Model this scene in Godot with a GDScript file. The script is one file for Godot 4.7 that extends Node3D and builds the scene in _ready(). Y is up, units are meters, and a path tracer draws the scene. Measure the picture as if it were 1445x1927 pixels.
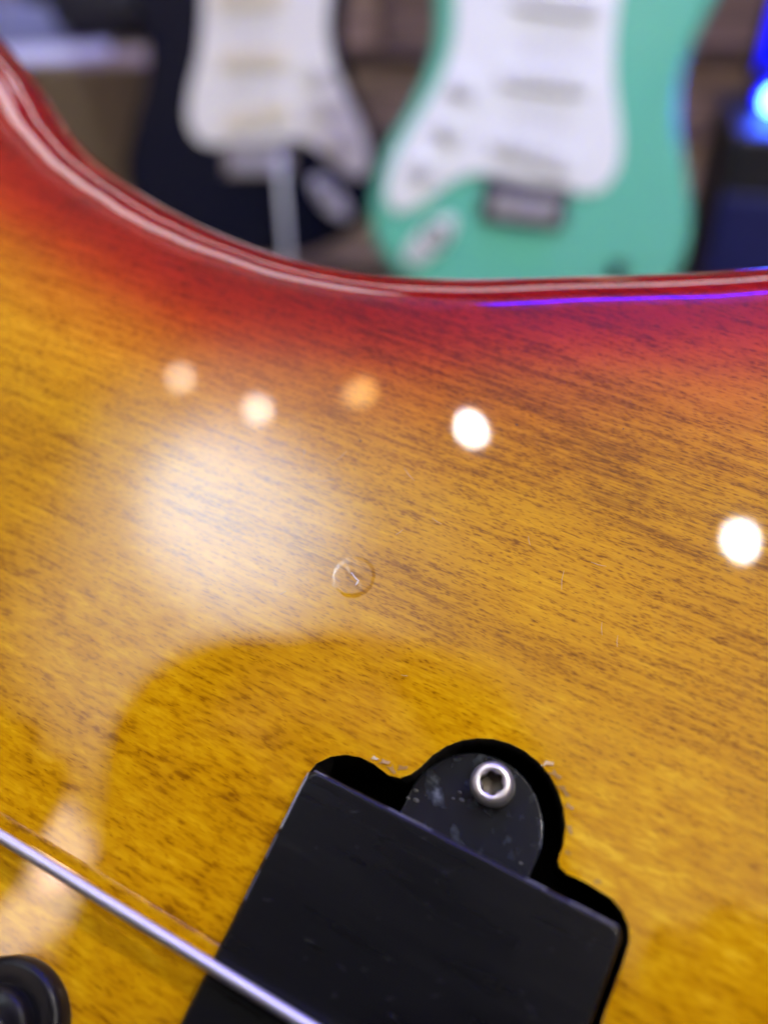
extends Node3D
# Close-up of a sunburst electric guitar in a guitar shop: wood top, pickup, string, two guitars and a plank wall behind.

const MM := 0.001
const K := 0.20   # brightness of every lamp together
var rng := RandomNumberGenerator.new()
var taken := {}
var gtr: Node3D
var eye := Vector3(0, 1.2, 0)
var pitch := deg_to_rad(40.0)


# ------------------------------------------------------------------ mesh building
class MB:
	var v := PackedVector3Array()
	var n := PackedVector3Array()
	var uv := PackedVector2Array()
	var uv2 := PackedVector2Array()
	var idx := PackedInt32Array()

	func vert(p: Vector3, nn: Vector3, u := Vector2.ZERO, u2 := Vector2.ZERO) -> int:
		v.append(p)
		n.append(nn.normalized())
		uv.append(u)
		uv2.append(u2)
		return v.size() - 1

	func tri(a: int, b: int, c: int) -> void:
		var f := (v[c] - v[a]).cross(v[b] - v[a])
		if f.dot(n[a] + n[b] + n[c]) < 0.0:
			idx.append_array(PackedInt32Array([a, c, b]))
		else:
			idx.append_array(PackedInt32Array([a, b, c]))

	func quad(a: int, b: int, c: int, d: int) -> void:
		tri(a, b, c)
		tri(a, c, d)

	func mesh() -> ArrayMesh:
		var arr := []
		arr.resize(Mesh.ARRAY_MAX)
		arr[Mesh.ARRAY_VERTEX] = v
		arr[Mesh.ARRAY_NORMAL] = n
		arr[Mesh.ARRAY_TEX_UV] = uv
		arr[Mesh.ARRAY_TEX_UV2] = uv2
		arr[Mesh.ARRAY_INDEX] = idx
		var m := ArrayMesh.new()
		m.add_surface_from_arrays(Mesh.PRIMITIVE_TRIANGLES, arr)
		return m


func numbered(called: String) -> String:
	taken[called] = taken.get(called, -1) + 1
	return called if taken[called] == 0 else "%s_%03d" % [called, taken[called]]


func thing(called: String, label: String, category: String, at := Transform3D(), group := "") -> Node3D:
	var o := Node3D.new()
	o.name = numbered(called)
	add_child(o)
	o.transform = at
	o.set_meta("label", label)
	o.set_meta("category", category)
	if group != "":
		o.set_meta("group", group)
	return o


func part(called: String, mb, mat: Material, parent: Node3D) -> MeshInstance3D:
	var o := MeshInstance3D.new()
	o.name = called
	o.mesh = mb.mesh() if mb is MB else mb
	o.material_override = mat
	parent.add_child(o, true)
	return o


func struct(called: String, mb, mat: Material) -> MeshInstance3D:
	var o := part(called, mb, mat, self)
	o.set_meta("kind", "structure")
	return o


func tag(o: Node3D, label: String, category: String, group := "") -> Node3D:
	o.set_meta("label", label)
	o.set_meta("category", category)
	if group != "":
		o.set_meta("group", group)
	return o


func ccw(poly: PackedVector2Array) -> PackedVector2Array:
	if Geometry2D.is_polygon_clockwise(poly):
		poly = poly.duplicate()
		poly.reverse()
	# is_polygon_clockwise uses y down, so check the area by hand
	var a := 0.0
	for i in poly.size():
		a += poly[i].cross(poly[(i + 1) % poly.size()])
	if a < 0.0:
		poly.reverse()
	return poly


func miters(poly: PackedVector2Array) -> PackedVector2Array:
	var out := PackedVector2Array()
	var c := poly.size()
	for i in c:
		var a := (poly[i] - poly[(i + c - 1) % c]).normalized()
		var b := (poly[(i + 1) % c] - poly[i]).normalized()
		var na := Vector2(a.y, -a.x)
		var nb := Vector2(b.y, -b.x)
		out.append((na + nb) / maxf(1.0 + na.dot(nb), 0.35))
	return out


func inset(poly: PackedVector2Array, d: float) -> PackedVector2Array:
	var m := miters(poly)
	var out := PackedVector2Array()
	for i in poly.size():
		out.append(poly[i] - m[i] * d)
	return out


# a plate of that outline between the heights h0 and h1, its top edge rounded by rt and its bottom edge by rb
func plate(mb: MB, poly0: PackedVector2Array, h0: float, h1: float, rt: float, rb: float, t: Transform3D, seg := 4, top := true, uvs := Vector2.ONE, r2 := Rect2(0, 0, 1, 1), bottom := true) -> void:
	var poly := ccw(poly0)
	var mit := miters(poly)
	var prof := []   # inset, height, outward, upward
	for k in seg + 1:
		var a := PI / 2 * k / seg
		prof.append([rt * (1 - sin(a)), h1 - rt * (1 - cos(a)), sin(a), cos(a)])
	for k in seg + 1:
		var a := PI / 2 * (1.0 - float(k) / seg)
		prof.append([rb * (1 - sin(a)), h0 + rb * (1 - cos(a)), sin(a), -cos(a)])
	var c := poly.size()
	var ids := []
	for pr in prof:
		var row := PackedInt32Array()
		for i in c + 1:
			var k := i % c
			var p: Vector2 = poly[k] - mit[k] * pr[0]
			var d := mit[k].normalized()
			row.append(mb.vert(t * Vector3(p.x, p.y, pr[1]), t.basis * Vector3(d.x * pr[2], d.y * pr[2], pr[3]), p * uvs, (p - r2.position) / r2.size))
		ids.append(row)
	for j in ids.size() - 1:
		if prof[j][0] == prof[j + 1][0] and prof[j][1] == prof[j + 1][1]:
			continue
		for i in c:
			mb.quad(ids[j][i], ids[j][i + 1], ids[j + 1][i + 1], ids[j + 1][i])
	if top:
		flat(mb, inset(poly, rt), h1, 1.0, t, uvs, r2)
	if bottom:
		flat(mb, inset(poly, rb), h0, -1.0, t, uvs, r2)


func flat(mb: MB, poly: PackedVector2Array, h: float, up: float, t: Transform3D, uvs := Vector2.ONE, r2 := Rect2(0, 0, 1, 1)) -> void:
	var tr := Geometry2D.triangulate_polygon(poly)
	var first := mb.v.size()
	for p in poly:
		mb.vert(t * Vector3(p.x, p.y, h), t.basis * Vector3(0, 0, up), p * uvs, (p - r2.position) / r2.size)
	for i in range(0, tr.size(), 3):
		mb.tri(first + tr[i], first + tr[i + 1], first + tr[i + 2])


func lathe(mb: MB, prof: Array, t: Transform3D, seg := 32, uvs := 1.0) -> void:   # prof: [radius, height, lobe depth]
	var m := prof.size()
	var nn := []
	for j in m - 1:
		var d := Vector2(prof[j + 1][0] - prof[j][0], prof[j + 1][1] - prof[j][1]).normalized()
		nn.append(Vector2(d.y, -d.x))   # profile runs bottom to top, outward is to its right
	for j in m - 1:
		var n0: Vector2 = nn[j]
		var n1: Vector2 = nn[j]
		if j > 0 and nn[j].dot(nn[j - 1]) > 0.6:
			n0 = nn[j] + nn[j - 1]
		if j < m - 2 and nn[j].dot(nn[j + 1]) > 0.6:
			n1 = nn[j] + nn[j + 1]
		var rows := []
		for e in 2:
			var row := PackedInt32Array()
			var q = prof[j + e]
			var q_n: Vector2 = n0 if e == 0 else n1
			for i in seg + 1:
				var a := TAU * i / seg
				var r: float = q[0] * (1.0 + (q[2] if q.size() > 2 else 0.0) * cos(6.0 * a))
				var p := Vector3(cos(a) * r, sin(a) * r, q[1])
				row.append(mb.vert(t * p, t.basis * Vector3(cos(a) * q_n.x, sin(a) * q_n.x, q_n.y), Vector2(p.x, p.y) * uvs))
			rows.append(row)
		for i in seg:
			mb.quad(rows[0][i], rows[0][i + 1], rows[1][i + 1], rows[1][i])


func tube(mb: MB, pts: PackedVector3Array, r: float, seg := 16) -> void:
	var rows := []
	for k in pts.size():
		var d := (pts[mini(k + 1, pts.size() - 1)] - pts[maxi(k - 1, 0)]).normalized()
		var s := d.cross(Vector3.UP if absf(d.y) < 0.9 else Vector3.RIGHT).normalized()
		var w := s.cross(d)
		var row := PackedInt32Array()
		for i in seg + 1:
			var a := TAU * i / seg
			var o := s * cos(a) + w * sin(a)
			row.append(mb.vert(pts[k] + o * r, o, Vector2(float(i) / seg, k)))
		rows.append(row)
	for k in pts.size() - 1:
		for i in seg:
			mb.quad(rows[k][i], rows[k][i + 1], rows[k + 1][i + 1], rows[k + 1][i])
	for e in [0, pts.size() - 1]:
		var d2 := (pts[e] - pts[1 if e == 0 else e - 1]).normalized()
		var c := mb.vert(pts[e], d2)
		for i in seg:
			mb.tri(c, mb.vert(mb.v[rows[e][i]], d2), mb.vert(mb.v[rows[e][i + 1]], d2))


func rrect(x0: float, y0: float, x1: float, y1: float, r: float, seg := 5) -> PackedVector2Array:
	var out := PackedVector2Array()
	var cs := [Vector2(x1 - r, y1 - r), Vector2(x0 + r, y1 - r), Vector2(x0 + r, y0 + r), Vector2(x1 - r, y0 + r)]
	for q in 4:
		for k in seg + 1:
			var a := PI / 2 * (q + float(k) / seg)
			out.append(cs[q] + Vector2(cos(a), sin(a)) * r)
	return out


func disc(c: Vector2, rx: float, ry := -1.0, seg := 32) -> PackedVector2Array:
	var out := PackedVector2Array()
	for k in seg:
		var a := TAU * k / seg
		out.append(c + Vector2(cos(a) * rx, sin(a) * (ry if ry > 0 else rx)))
	return out


func smooth(pts: PackedVector2Array, per := 6) -> PackedVector2Array:
	var out := PackedVector2Array()
	var c := pts.size()
	for i in c:
		for k in per:
			out.append(pts[i].cubic_interpolate(pts[(i + 1) % c], pts[(i + c - 1) % c], pts[(i + 2) % c], float(k) / per))
	return out


func scaled(pts: PackedVector2Array, s: Vector2) -> PackedVector2Array:
	var out := PackedVector2Array()
	for p in pts:
		out.append(p * s)
	return out


func box(mb: MB, size: Vector3, at: Vector3, r := 0.002, turn := Basis()) -> void:   # base centre at «at»
	var t := Transform3D(turn, at) * Transform3D(Basis(Vector3(1, 0, 0), Vector3(0, 0, -1), Vector3(0, 1, 0)), Vector3.ZERO)
	plate(mb, rrect(-size.x / 2, -size.z / 2, size.x / 2, size.z / 2, r, 2), 0, size.y, r, r, t, 2)


# ------------------------------------------------------------------ materials
func lin(r: float, g: float, b: float) -> Color:
	return Color(r, g, b).linear_to_srgb()


func mat(c: Color, rough := 0.6, metal := 0.0, spec := 0.5) -> StandardMaterial3D:
	var m := StandardMaterial3D.new()
	m.albedo_color = c
	m.roughness = rough
	m.metallic = metal
	m.metallic_specular = spec
	return m


func coated(m: StandardMaterial3D, rough := 0.03) -> StandardMaterial3D:
	m.clearcoat_enabled = true
	m.clearcoat = 1.0
	m.clearcoat_roughness = rough
	m.specular_mode = BaseMaterial3D.SPECULAR_DISABLED
	return m


func lamp_mat(c: Color, e: float) -> StandardMaterial3D:
	var m := mat(c, 0.5)
	m.emission_enabled = true
	m.emission = c
	m.emission_energy_multiplier = e
	return m


func noise(sd: int, freq: float, octaves := 3, kind := FastNoiseLite.TYPE_SIMPLEX_SMOOTH) -> FastNoiseLite:
	var f := FastNoiseLite.new()
	f.seed = sd
	f.frequency = freq
	f.noise_type = kind
	f.fractal_octaves = octaves
	return f


# noise drawn natively at a coarse size and stretched to w x h
func field(sd: int, freq: float, w: int, h: int, w0: int, h0: int, octaves := 3) -> PackedByteArray:
	var im := noise(sd, freq, octaves).get_image(w0, h0, false, false, true)
	im.convert(Image.FORMAT_L8)
	if w0 != w or h0 != h:
		im.resize(w, h, Image.INTERPOLATE_CUBIC)
	return im.get_data()


func noise_tex(sd: int, freq: float, ramp: Gradient, size := 512, octaves := 4, stretch := 1) -> ImageTexture:
	var im := noise(sd, freq, octaves).get_image(size / stretch, size, false, false, true)
	im.convert(Image.FORMAT_L8)
	if stretch > 1:
		im.resize(size, size, Image.INTERPOLATE_CUBIC)
	var d := im.get_data()
	var out := PackedByteArray()
	out.resize(d.size() * 3)
	var lut := []
	for i in 256:
		var c := ramp.sample(i / 255.0)
		lut.append(PackedByteArray([int(c.r * 255), int(c.g * 255), int(c.b * 255)]))
	for i in d.size():
		var l: PackedByteArray = lut[d[i]]
		out[i * 3] = l[0]
		out[i * 3 + 1] = l[1]
		out[i * 3 + 2] = l[2]
	return ImageTexture.create_from_image(Image.create_from_data(size, size, false, Image.FORMAT_RGB8, out))


func ramp(stops: Array) -> Gradient:
	var g := Gradient.new()
	var o := PackedFloat32Array()
	var c := PackedColorArray()
	for s in stops:
		o.append(s[0])
		c.append(s[1])
	g.offsets = o
	g.colors = c
	return g


# ------------------------------------------------------------------ the wood top of the guitar in front
const TW := 1024
const TH := 1600
const TILE := Vector2(200, 160)   # mm covered by one repeat

func wood_texture() -> ImageTexture:
	var bands := field(11, 0.012, TW, TH, 40, TH, 2)      # broad bands along the grain
	var fibre := field(12, 0.10, TW, TH, 110, TH, 3)      # fine fibres
	var mottle := field(13, 0.045, TW, TH, 640, TH, 5)    # short mottled figure
	var cloud := field(14, 0.008, TW, TH, 256, 400, 3)
	var rust := field(15, 0.13, TW, TH, 560, TH, 4)
	var lines := field(16, 0.34, TW, TH, 44, TH, 2)       # long continuous grain lines
	var buf := PackedByteArray()
	buf.resize(TW * TH * 3)
	# amber from dark to light
	var g := ramp([[0.0, Color8(92, 55, 3)], [0.25, Color8(132, 86, 4)], [0.5, Color8(182, 129, 4)], [0.75, Color8(202, 152, 9)], [1.0, Color8(226, 182, 34)]])
	var lut := PackedByteArray()
	for i in 256:
		var c := g.sample(i / 255.0)
		lut.append_array(PackedByteArray([int(c.r * 255), int(c.g * 255), int(c.b * 255)]))
	var val := PackedByteArray()
	val.resize(TW * TH)
	for j in TH:
		# below the middle of the photograph the cut of the wood turns mottled; above it the pores run in dashes
		var vv := float(j) / TH * TILE.y - 50.0
		var low := smoothstep(30.0, 0.0, vv)
		var brown := smoothstep(8.0, 30.0, vv)   # the colour turns browner towards one side
		var o := j * TW
		for i in TW:
			var k := o + i
			var lw := clampf(low + (cloud[k] - 128) * 0.006 * (1.0 - absf(low * 2.0 - 1.0)), 0.0, 1.0)
			var x := 0.65 + (bands[k] - 128) * 0.0006 + (fibre[k] - 128) * (0.0011 - 0.0003 * lw) + (mottle[k] - 128) * (0.0007 + 0.0011 * lw) + (cloud[k] - 128) * 0.0012 + (lines[k] - 128) * (0.0012 - 0.0007 * lw) - 0.055 * brown * smoothstep(-90.0, -20.0, i * TILE.x / TW - 165.0)
			var q := rust[k]
			if q < 122:
				x -= minf((122 - q) * (0.0014 + 0.0026 * lw), 0.08 + 0.07 * lw)
			val[k] = clampi(int(x * 255.0), 0, 255)
	# pores: short dark dashes along the grain, crowded in bands
	for d in 330000:
		var u := rng.randf() * TW
		var vq := rng.randf() * TH
		var vmm := vq / TH * TILE.y - 50.0
		var k0 := int(vq) * TW + int(u)
		var dens := 0.06 + 0.94 * smoothstep(2.0, 34.0, vmm)
		var crowd := 0.20 + clampf((150 - fibre[k0]) / 90.0, 0.0, 1.0) * 0.45 + clampf((150 - bands[k0]) / 100.0, 0.0, 1.0) * 0.15
		if rng.randf() > dens * crowd:
			continue
		var ln := int(rng.randf_range(2.0, 6.0) if rng.randf() < 0.75 else rng.randf_range(5.0, 8.0))
		var dark := rng.randf_range(0.18, 0.52) * (1.0 + 0.25 * smoothstep(20.0, 45.0, vmm))
		var slope := rng.randf_range(-0.10, 0.14)
		var wide := 1 if rng.randf() < 0.8 else 2
		for s in ln:
			var fade := sin(PI * (s + 0.5) / ln)
			for e in wide:
				var xx := (int(u) + s) % TW
				var yy := (int(vq + s * slope) + e) % TH
				var k2 := yy * TW + xx
				val[k2] = int(val[k2] * (1.0 - dark * fade * (1.0 if e == 0 else 0.6)))
	for k in TW * TH:
		var q := val[k] * 3
		buf[k * 3] = lut[q]
		buf[k * 3 + 1] = lut[q + 1]
		buf[k * 3 + 2] = lut[q + 2]
	return ImageTexture.create_from_image(Image.create_from_data(TW, TH, false, Image.FORMAT_RGB8, buf))


var outline := PackedVector2Array()   # u along the string, v across it, mm
var body_rect := Rect2(-265, -205, 480, 350)

func body_outline() -> void:
	var sil := PackedVector2Array([Vector2(-155.3, 98.8), Vector2(-140.2, 89.7), Vector2(-131.2, 84.6), Vector2(-118.9, 79.65), Vector2(-107.4, 76.5), Vector2(-96.8, 74.4), Vector2(-85, 73.1), Vector2(-75.2, 72.7), Vector2(-65.5, 73.3), Vector2(-56.6, 75), Vector2(-46, 78.1), Vector2(-34.5, 82.4), Vector2(-23.5, 86.9), Vector2(-12.8, 91.3), Vector2(-2.9, 95.7)])
	var pts := PackedVector2Array()
	for i in sil.size():
		var d := (sil[mini(i + 1, sil.size() - 1)] - sil[maxi(i - 1, 0)]).normalized()
		pts.append(sil[i] + Vector2(-d.y, d.x) * 2.8)
	pts.append_array(PackedVector2Array([Vector2(20, 109.5), Vector2(50, 122), Vector2(85, 129), Vector2(120, 124), Vector2(155, 99), Vector2(180, 55), Vector2(192, 0), Vector2(194, -35), Vector2(188, -80), Vector2(168, -130), Vector2(135, -168), Vector2(95, -188), Vector2(55, -190), Vector2(15, -178), Vector2(-30, -157), Vector2(-80, -144), Vector2(-130, -147), Vector2(-175, -165), Vector2(-215, -185), Vector2(-245, -188), Vector2(-254, -170), Vector2(-238, -140), Vector2(-217, -105), Vector2(-206, -75), Vector2(-204, -60), Vector2(-204, -5), Vector2(-210, 20), Vector2(-226, 45), Vector2(-246, 78), Vector2(-252, 106), Vector2(-240, 124), Vector2(-215, 127), Vector2(-185, 116)]))
	outline = ccw(smooth(pts, 6))


func burst_texture() -> ImageTexture:
	var w := 200
	var h := 146
	var coarse := PackedVector2Array()
	for i in range(0, outline.size(), 2):
		coarse.append(outline[i])
	var im := Image.create(w, h, false, Image.FORMAT_RGB8)
	var g := ramp([[0.0, lin(0.36, 0.020, 1.0)], [0.34, lin(0.58, 0.036, 1.0)], [0.46, lin(0.78, 0.13, 1.0)], [0.60, lin(0.88, 0.46, 1.0)], [0.80, lin(1.0, 0.85, 1.0)], [1.0, lin(1.0, 1.0, 1.0)]])
	var nz := noise(5, 0.02, 2)
	for j in h:
		for i in w:
			var p := body_rect.position + body_rect.size * Vector2((i + 0.5) / w, (j + 0.5) / h)
			var best := 1e9
			for k in coarse.size():
				var a := coarse[k]
				var b := coarse[(k + 1) % coarse.size()]
				var ab := b - a
				var t := clampf((p - a).dot(ab) / ab.length_squared(), 0, 1)
				best = minf(best, p.distance_squared_to(a + ab * t))
			best = sqrt(best) if Geometry2D.is_point_in_polygon(p, outline) else 0.0
			im.set_pixel(i, j, g.sample(clampf((best + 2.0 * nz.get_noise_2d(p.x, p.y)) / 42.0, 0, 1)))
	return ImageTexture.create_from_image(im)


var G := Transform3D(Basis(Vector3(MM, 0, 0), Vector3(0, 0, -MM), Vector3(0, MM, 0)), Vector3.ZERO)   # (u, v, height) in mm -> the guitar's own axes

func cavity_poly() -> PackedVector2Array:
	var p := PackedVector2Array([Vector2(-29.7, -72), Vector2(-29.7, 1.5), Vector2(-29.2, 3.6), Vector2(-28.0, 5.1), Vector2(-26.4, 6.1), Vector2(-24.6, 6.6), Vector2(-22.8, 6.6), Vector2(-20.6, 6.2), Vector2(-19.3, 6.5), Vector2(-18.3, 7.4)])
	for k in 15:
		var a := deg_to_rad(lerpf(166.0, -2.0, k / 14.0))
		p.append(Vector2(-8.6, 6.5) + Vector2(cos(a) * 9.25, sin(a) * 9.15))
	p.append_array(PackedVector2Array([Vector2(1.1, 5.6), Vector2(1.9, 5.3), Vector2(4, 5.4), Vector2(7.2, 5.1), Vector2(8.7, 4.4), Vector2(9.8, 3.3), Vector2(10.4, 1.9), Vector2(10.5, -0.5), Vector2(10.5, -72)]))
	return ccw(p)


func front_guitar() -> void:
	var n := Vector3(-0.1486002, 0.89015302, 0.43075002)
	var u := Vector3(0.88427806, -0.07538172, 0.4608361)
	var at := eye + Vector3(0.01605644, -0.09607169, -0.04651192)
	gtr = thing("electric_guitar", "glossy amber to red sunburst electric guitar with a black pickup, seen from close up", "guitar", Transform3D(Basis(u, n, u.cross(n)).orthonormalized(), at))
	body_outline()
	var wood := coated(mat(Color.WHITE, 0.55), 0.035)
	wood.albedo_texture = wood_texture()
	wood.detail_enabled = true
	wood.detail_albedo = burst_texture()
	wood.detail_blend_mode = BaseMaterial3D.BLEND_MODE_MUL
	wood.detail_uv_layer = BaseMaterial3D.DETAIL_UV_2
	var uvs := Vector2(1.0 / TILE.x, 1.0 / TILE.y)
	var cav := cavity_poly()
	var mb := MB.new()
	plate(mb, outline, -44, 0, 12.5, 10, G, 10, false, uvs, body_rect)
	var off := Vector2(165.0 / TILE.x, 50.0 / TILE.y)
	var wave := noise(23, 60.0, 3)
	var wave2 := noise(24, 60.0, 3)
	for i in mb.uv.size():
		var q := mb.v[i]
		mb.n[i] = (mb.n[i] + Vector3(wave.get_noise_3dv(q), wave2.get_noise_3dv(q), wave.get_noise_3dv(q + Vector3.ONE)) * 0.035).normalized()
		mb.uv[i] += off
	# the flat face, in cells whose normals waver a little as sprayed lacquer does
	var face := inset(outline, 12.5)
	var rip := noise(21, 0.03, 2)
	var rip2 := noise(22, 0.03, 2)
	var cell := 5.0
	var cb := Rect2(-34, -76, 50, 96)
	var ny := int(body_rect.size.y / cell)
	for i in int(body_rect.size.x / cell):
		for j in ny:
			var p0 := body_rect.position + Vector2(i, j) * cell
			var sq := PackedVector2Array([p0, p0 + Vector2(cell, 0), p0 + Vector2(cell, cell), p0 + Vector2(0, cell)])
			for piece in Geometry2D.intersect_polygons(sq, face):
				var pieces := [piece]
				if cb.intersects(Rect2(p0, Vector2(cell, cell))):
					pieces = Geometry2D.clip_polygons(piece, cav)
				for q in pieces:
					var tr := Geometry2D.triangulate_polygon(q)
					var first := mb.v.size()
					for p in q:
						var nn := Vector3(rip.get_noise_2d(p.x, p.y) * 0.006, rip2.get_noise_2d(p.x, p.y) * 0.006, 1.0)
						mb.vert(G * Vector3(p.x, p.y, 0), G.basis * nn, p * uvs + off, (p - body_rect.position) / body_rect.size)
					for k in range(0, tr.size(), 3):
						mb.tri(first + tr[k], first + tr[k + 1], first + tr[k + 2])
	var body := part("body", mb, wood, gtr)
	# the pickup's cavity: black-painted walls and floor
	mb = MB.new()
	var c := cav.size()
	for k in c:
		var a := cav[k]
		var b := cav[(k + 1) % c]
		var d := Vector2(a.y - b.y, b.x - a.x).normalized()   # inward
		var dd := Vector3(d.x, d.y, 0)
		mb.quad(mb.vert(G * Vector3(a.x, a.y, -0.25), G.basis * dd), mb.vert(G * Vector3(b.x, b.y, -0.25), G.basis * dd), mb.vert(G * Vector3(b.x, b.y, -25), G.basis * dd), mb.vert(G * Vector3(a.x, a.y, -25), G.basis * dd))
	flat(mb, cav, -25, 1.0, G)
	part("pickup_cavity", mb, mat(lin(0.012, 0.010, 0.008), 0.7), body)
	# cut edge of the lacquer and wood round the cavity
	mb = MB.new()
	for k in c:
		var a := cav[k]
		var b := cav[(k + 1) % c]
		var d := Vector2(a.y - b.y, b.x - a.x).normalized()
		var dd := Vector3(d.x, d.y, 0.3)
		mb.quad(mb.vert(G * Vector3(a.x, a.y, 0), G.basis * dd, a * uvs), mb.vert(G * Vector3(b.x, b.y, 0), G.basis * dd), mb.vert(G * Vector3(b.x, b.y, -0.25), G.basis * dd), mb.vert(G * Vector3(a.x, a.y, -0.25), G.basis * dd))
	part("cavity_edge", mb, mat(lin(0.10, 0.06, 0.02), 0.5), body)
	lacquer_damage(body, wood, uvs, off)
	pickup()
	string_and_knob()


func lacquer_damage(body: Node3D, wood: Material, uvs: Vector2, off: Vector2) -> void:
	# a round dent: a lens of raised lacquer with a crack across it
	var ctr := Vector2(-36.0, 26.7)
	var mb := MB.new()
	var rows := []
	var R := 2.9
	for j in 17:
		var r := R * j / 16.0
		var row := PackedInt32Array()
		for i in 49:
			var a := TAU * i / 48.0
			var p := ctr + Vector2(cos(a), sin(a)) * r
			row.append(mb.vert(G * Vector3(p.x, p.y, dent(p - ctr, R)), Vector3(0, 1, 0), p * uvs + off, (p - body_rect.position) / body_rect.size))
		rows.append(row)
	for j in rows.size():
		for i in 49:
			var k: int = rows[j][i]
			var p := Vector2(mb.v[k].x, -mb.v[k].z) / MM - ctr
			var e := 0.03
			var gx := (dent(p + Vector2(e, 0), R) - dent(p - Vector2(e, 0), R)) / (2 * e)
			var gy := (dent(p + Vector2(0, e), R) - dent(p - Vector2(0, e), R)) / (2 * e)
			mb.n[k] = (G.basis * Vector3(-gx, -gy, 1)).normalized()
	for j in 16:
		for i in 48:
			mb.quad(rows[j][i], rows[j][i + 1], rows[j + 1][i + 1], rows[j + 1][i])
	part("dent", mb, wood, body)
	var pale := mat(lin(0.62, 0.55, 0.48), 0.4)
	mb = MB.new()
	sliver(mb, PackedVector2Array([ctr + Vector2(-0.55, 0.35), ctr + Vector2(-0.05, 0.12), ctr + Vector2(0.45, -0.12), ctr + Vector2(0.95, -0.25)]), 0.16, 0.09)
	sliver(mb, PackedVector2Array([ctr + Vector2(0.8, -0.15), ctr + Vector2(0.85, -0.55), ctr + Vector2(0.8, -0.95)]), 0.20, 0.09)
	part("crack", mb, pale, body)
	# fine scratches in the lacquer, each a hair-thin ridge
	var sc := mat(lin(0.40, 0.30, 0.16), 0.3)
	for s in [[-36.8, 43.5, 2.4, -0.5], [-30.2, 38.3, 1.7, -0.2], [-33.5, 34.2, 1.2, 1.1], [-46.2, 41.0, 2.0, 1.2], [-47.5, 37.0, 2.8, 0.5], [-50.8, 39.6, 1.4, 1.9], [-11.6, 38.2, 2.6, -1.3], [-9.0, 40.6, 2.0, 0.1], [-4.9, 33.8, 1.7, -1.2], [-2.6, 33.0, 1.5, -1.25], [-17.5, 40.8, 1.3, -1.0], [-24.6, 17.6, 0.9, 0.3], [-44.0, 20.5, 1.1, 0.9]]:
		mb = MB.new()
		var d: Vector2 = Vector2(cos(s[3]), sin(s[3])) * s[2]
		var p := Vector2(s[0], s[1])
		sliver(mb, PackedVector2Array([p, p + d * 0.5 + d.orthogonal() * 0.05, p + d]), 0.035, 0.012)
		part("scratch", mb, sc, body)
	# two dark specks of dust
	for s in [[-44.4, 45.0, 0.16], [-25.35, 55.35, 0.14], [-59.0, 37.5, 0.09], [-12.0, 60.0, 0.1]]:
		mb = MB.new()
		lathe(mb, [[s[2], 0.0], [s[2] * 0.8, 0.06], [s[2] * 0.3, 0.09], [0.0, 0.10]], G * Transform3D(Basis.from_scale(Vector3(1.5, 0.8, 1)), Vector3(s[0], s[1], 0)), 8)
		part("speck", mb, mat(lin(0.02, 0.014, 0.01), 0.8), body)
	# flakes of chipped lacquer round the cavity
	var fl := mat(lin(0.36, 0.205, 0.055), 0.15)
	for s in [[-21.8, 7.3, 1.2, 0.5], [-20.6, 7.0, 1.0, -0.2], [-19.6, 7.6, 0.9, 0.7], [-23.0, 7.2, 0.7, 0.2], [-4.4, 15.4, 1.1, 0.6], [-3.2, 14.6, 1.2, 0.1], [-1.6, 13.4, 1.3, -0.3], [-0.5, 12.0, 0.9, 0.2], [0.5, 9.8, 0.8, -0.6], [5.2, 6.0, 0.7, 0.5], [1.2, 7.4, 0.6, 0.2]]:
		mb = MB.new()
		var poly := PackedVector2Array()
		var cnt := 7
		for k in cnt:
			var a := TAU * k / cnt
			var rr: float = s[2] * (rng.randf_range(0.75, 1.15) if k % 2 == 0 else rng.randf_range(0.2, 0.5))
			poly.append(Vector2(cos(a) * rr * 0.85, sin(a) * rr * 0.45))
		var tilt := Basis.from_euler(Vector3(rng.randf_range(-0.25, 0.1), rng.randf_range(-0.2, 0.2), s[3]))
		plate(mb, poly, 0.02, 0.07, 0.01, 0.01, G * Transform3D(tilt, Vector3(s[0], s[1], 0.12)), 1)
		part("lacquer_flake", mb, fl, body)


func dent(p: Vector2, R: float) -> float:
	var r := p.length()
	var h := 0.002 + (0.024 + 0.004 * sin(p.angle() + 0.6)) * (1.0 - smoothstep(R * (0.80 + 0.05 * sin(2.0 * p.angle())), R, r)) + 0.004 * (1.0 - r * r / (R * R))
	var along := p.dot(Vector2(0.88, -0.47))
	var across := p.dot(Vector2(0.47, 0.88)) - 0.12 * sin(along * 2.0)
	if absf(along) < 2.4:
		h += 0.012 * (1.0 - absf(along) / 2.4) * (exp(-pow((across - 0.25) / 0.25, 2.0)) - exp(-pow((across + 0.2) / 0.18, 2.0)))
	return h if r < R * 0.999 else 0.0


# a thin pointed ridge along a line on the body's face (mm)
func sliver(mb: MB, pts: PackedVector2Array, w: float, h: float) -> void:
	var rows := []
	for k in pts.size():
		var d := (pts[mini(k + 1, pts.size() - 1)] - pts[maxi(k - 1, 0)]).normalized().orthogonal()
		var ww := w * (0.25 + 0.75 * sin(PI * (k + 0.3) / (pts.size() - 0.4)))
		rows.append([mb.vert(G * Vector3(pts[k].x + d.x * ww, pts[k].y + d.y * ww, 0.0), G.basis * Vector3(d.x, d.y, 0.6)), mb.vert(G * Vector3(pts[k].x, pts[k].y, h + 0.004), G.basis * Vector3(0, 0, 1)), mb.vert(G * Vector3(pts[k].x - d.x * ww, pts[k].y - d.y * ww, 0.0), G.basis * Vector3(-d.x, -d.y, 0.6))])
	for k in rows.size() - 1:
		for e in 2:
			mb.quad(rows[k][e], rows[k][e + 1], rows[k + 1][e + 1], rows[k + 1][e])


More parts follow.
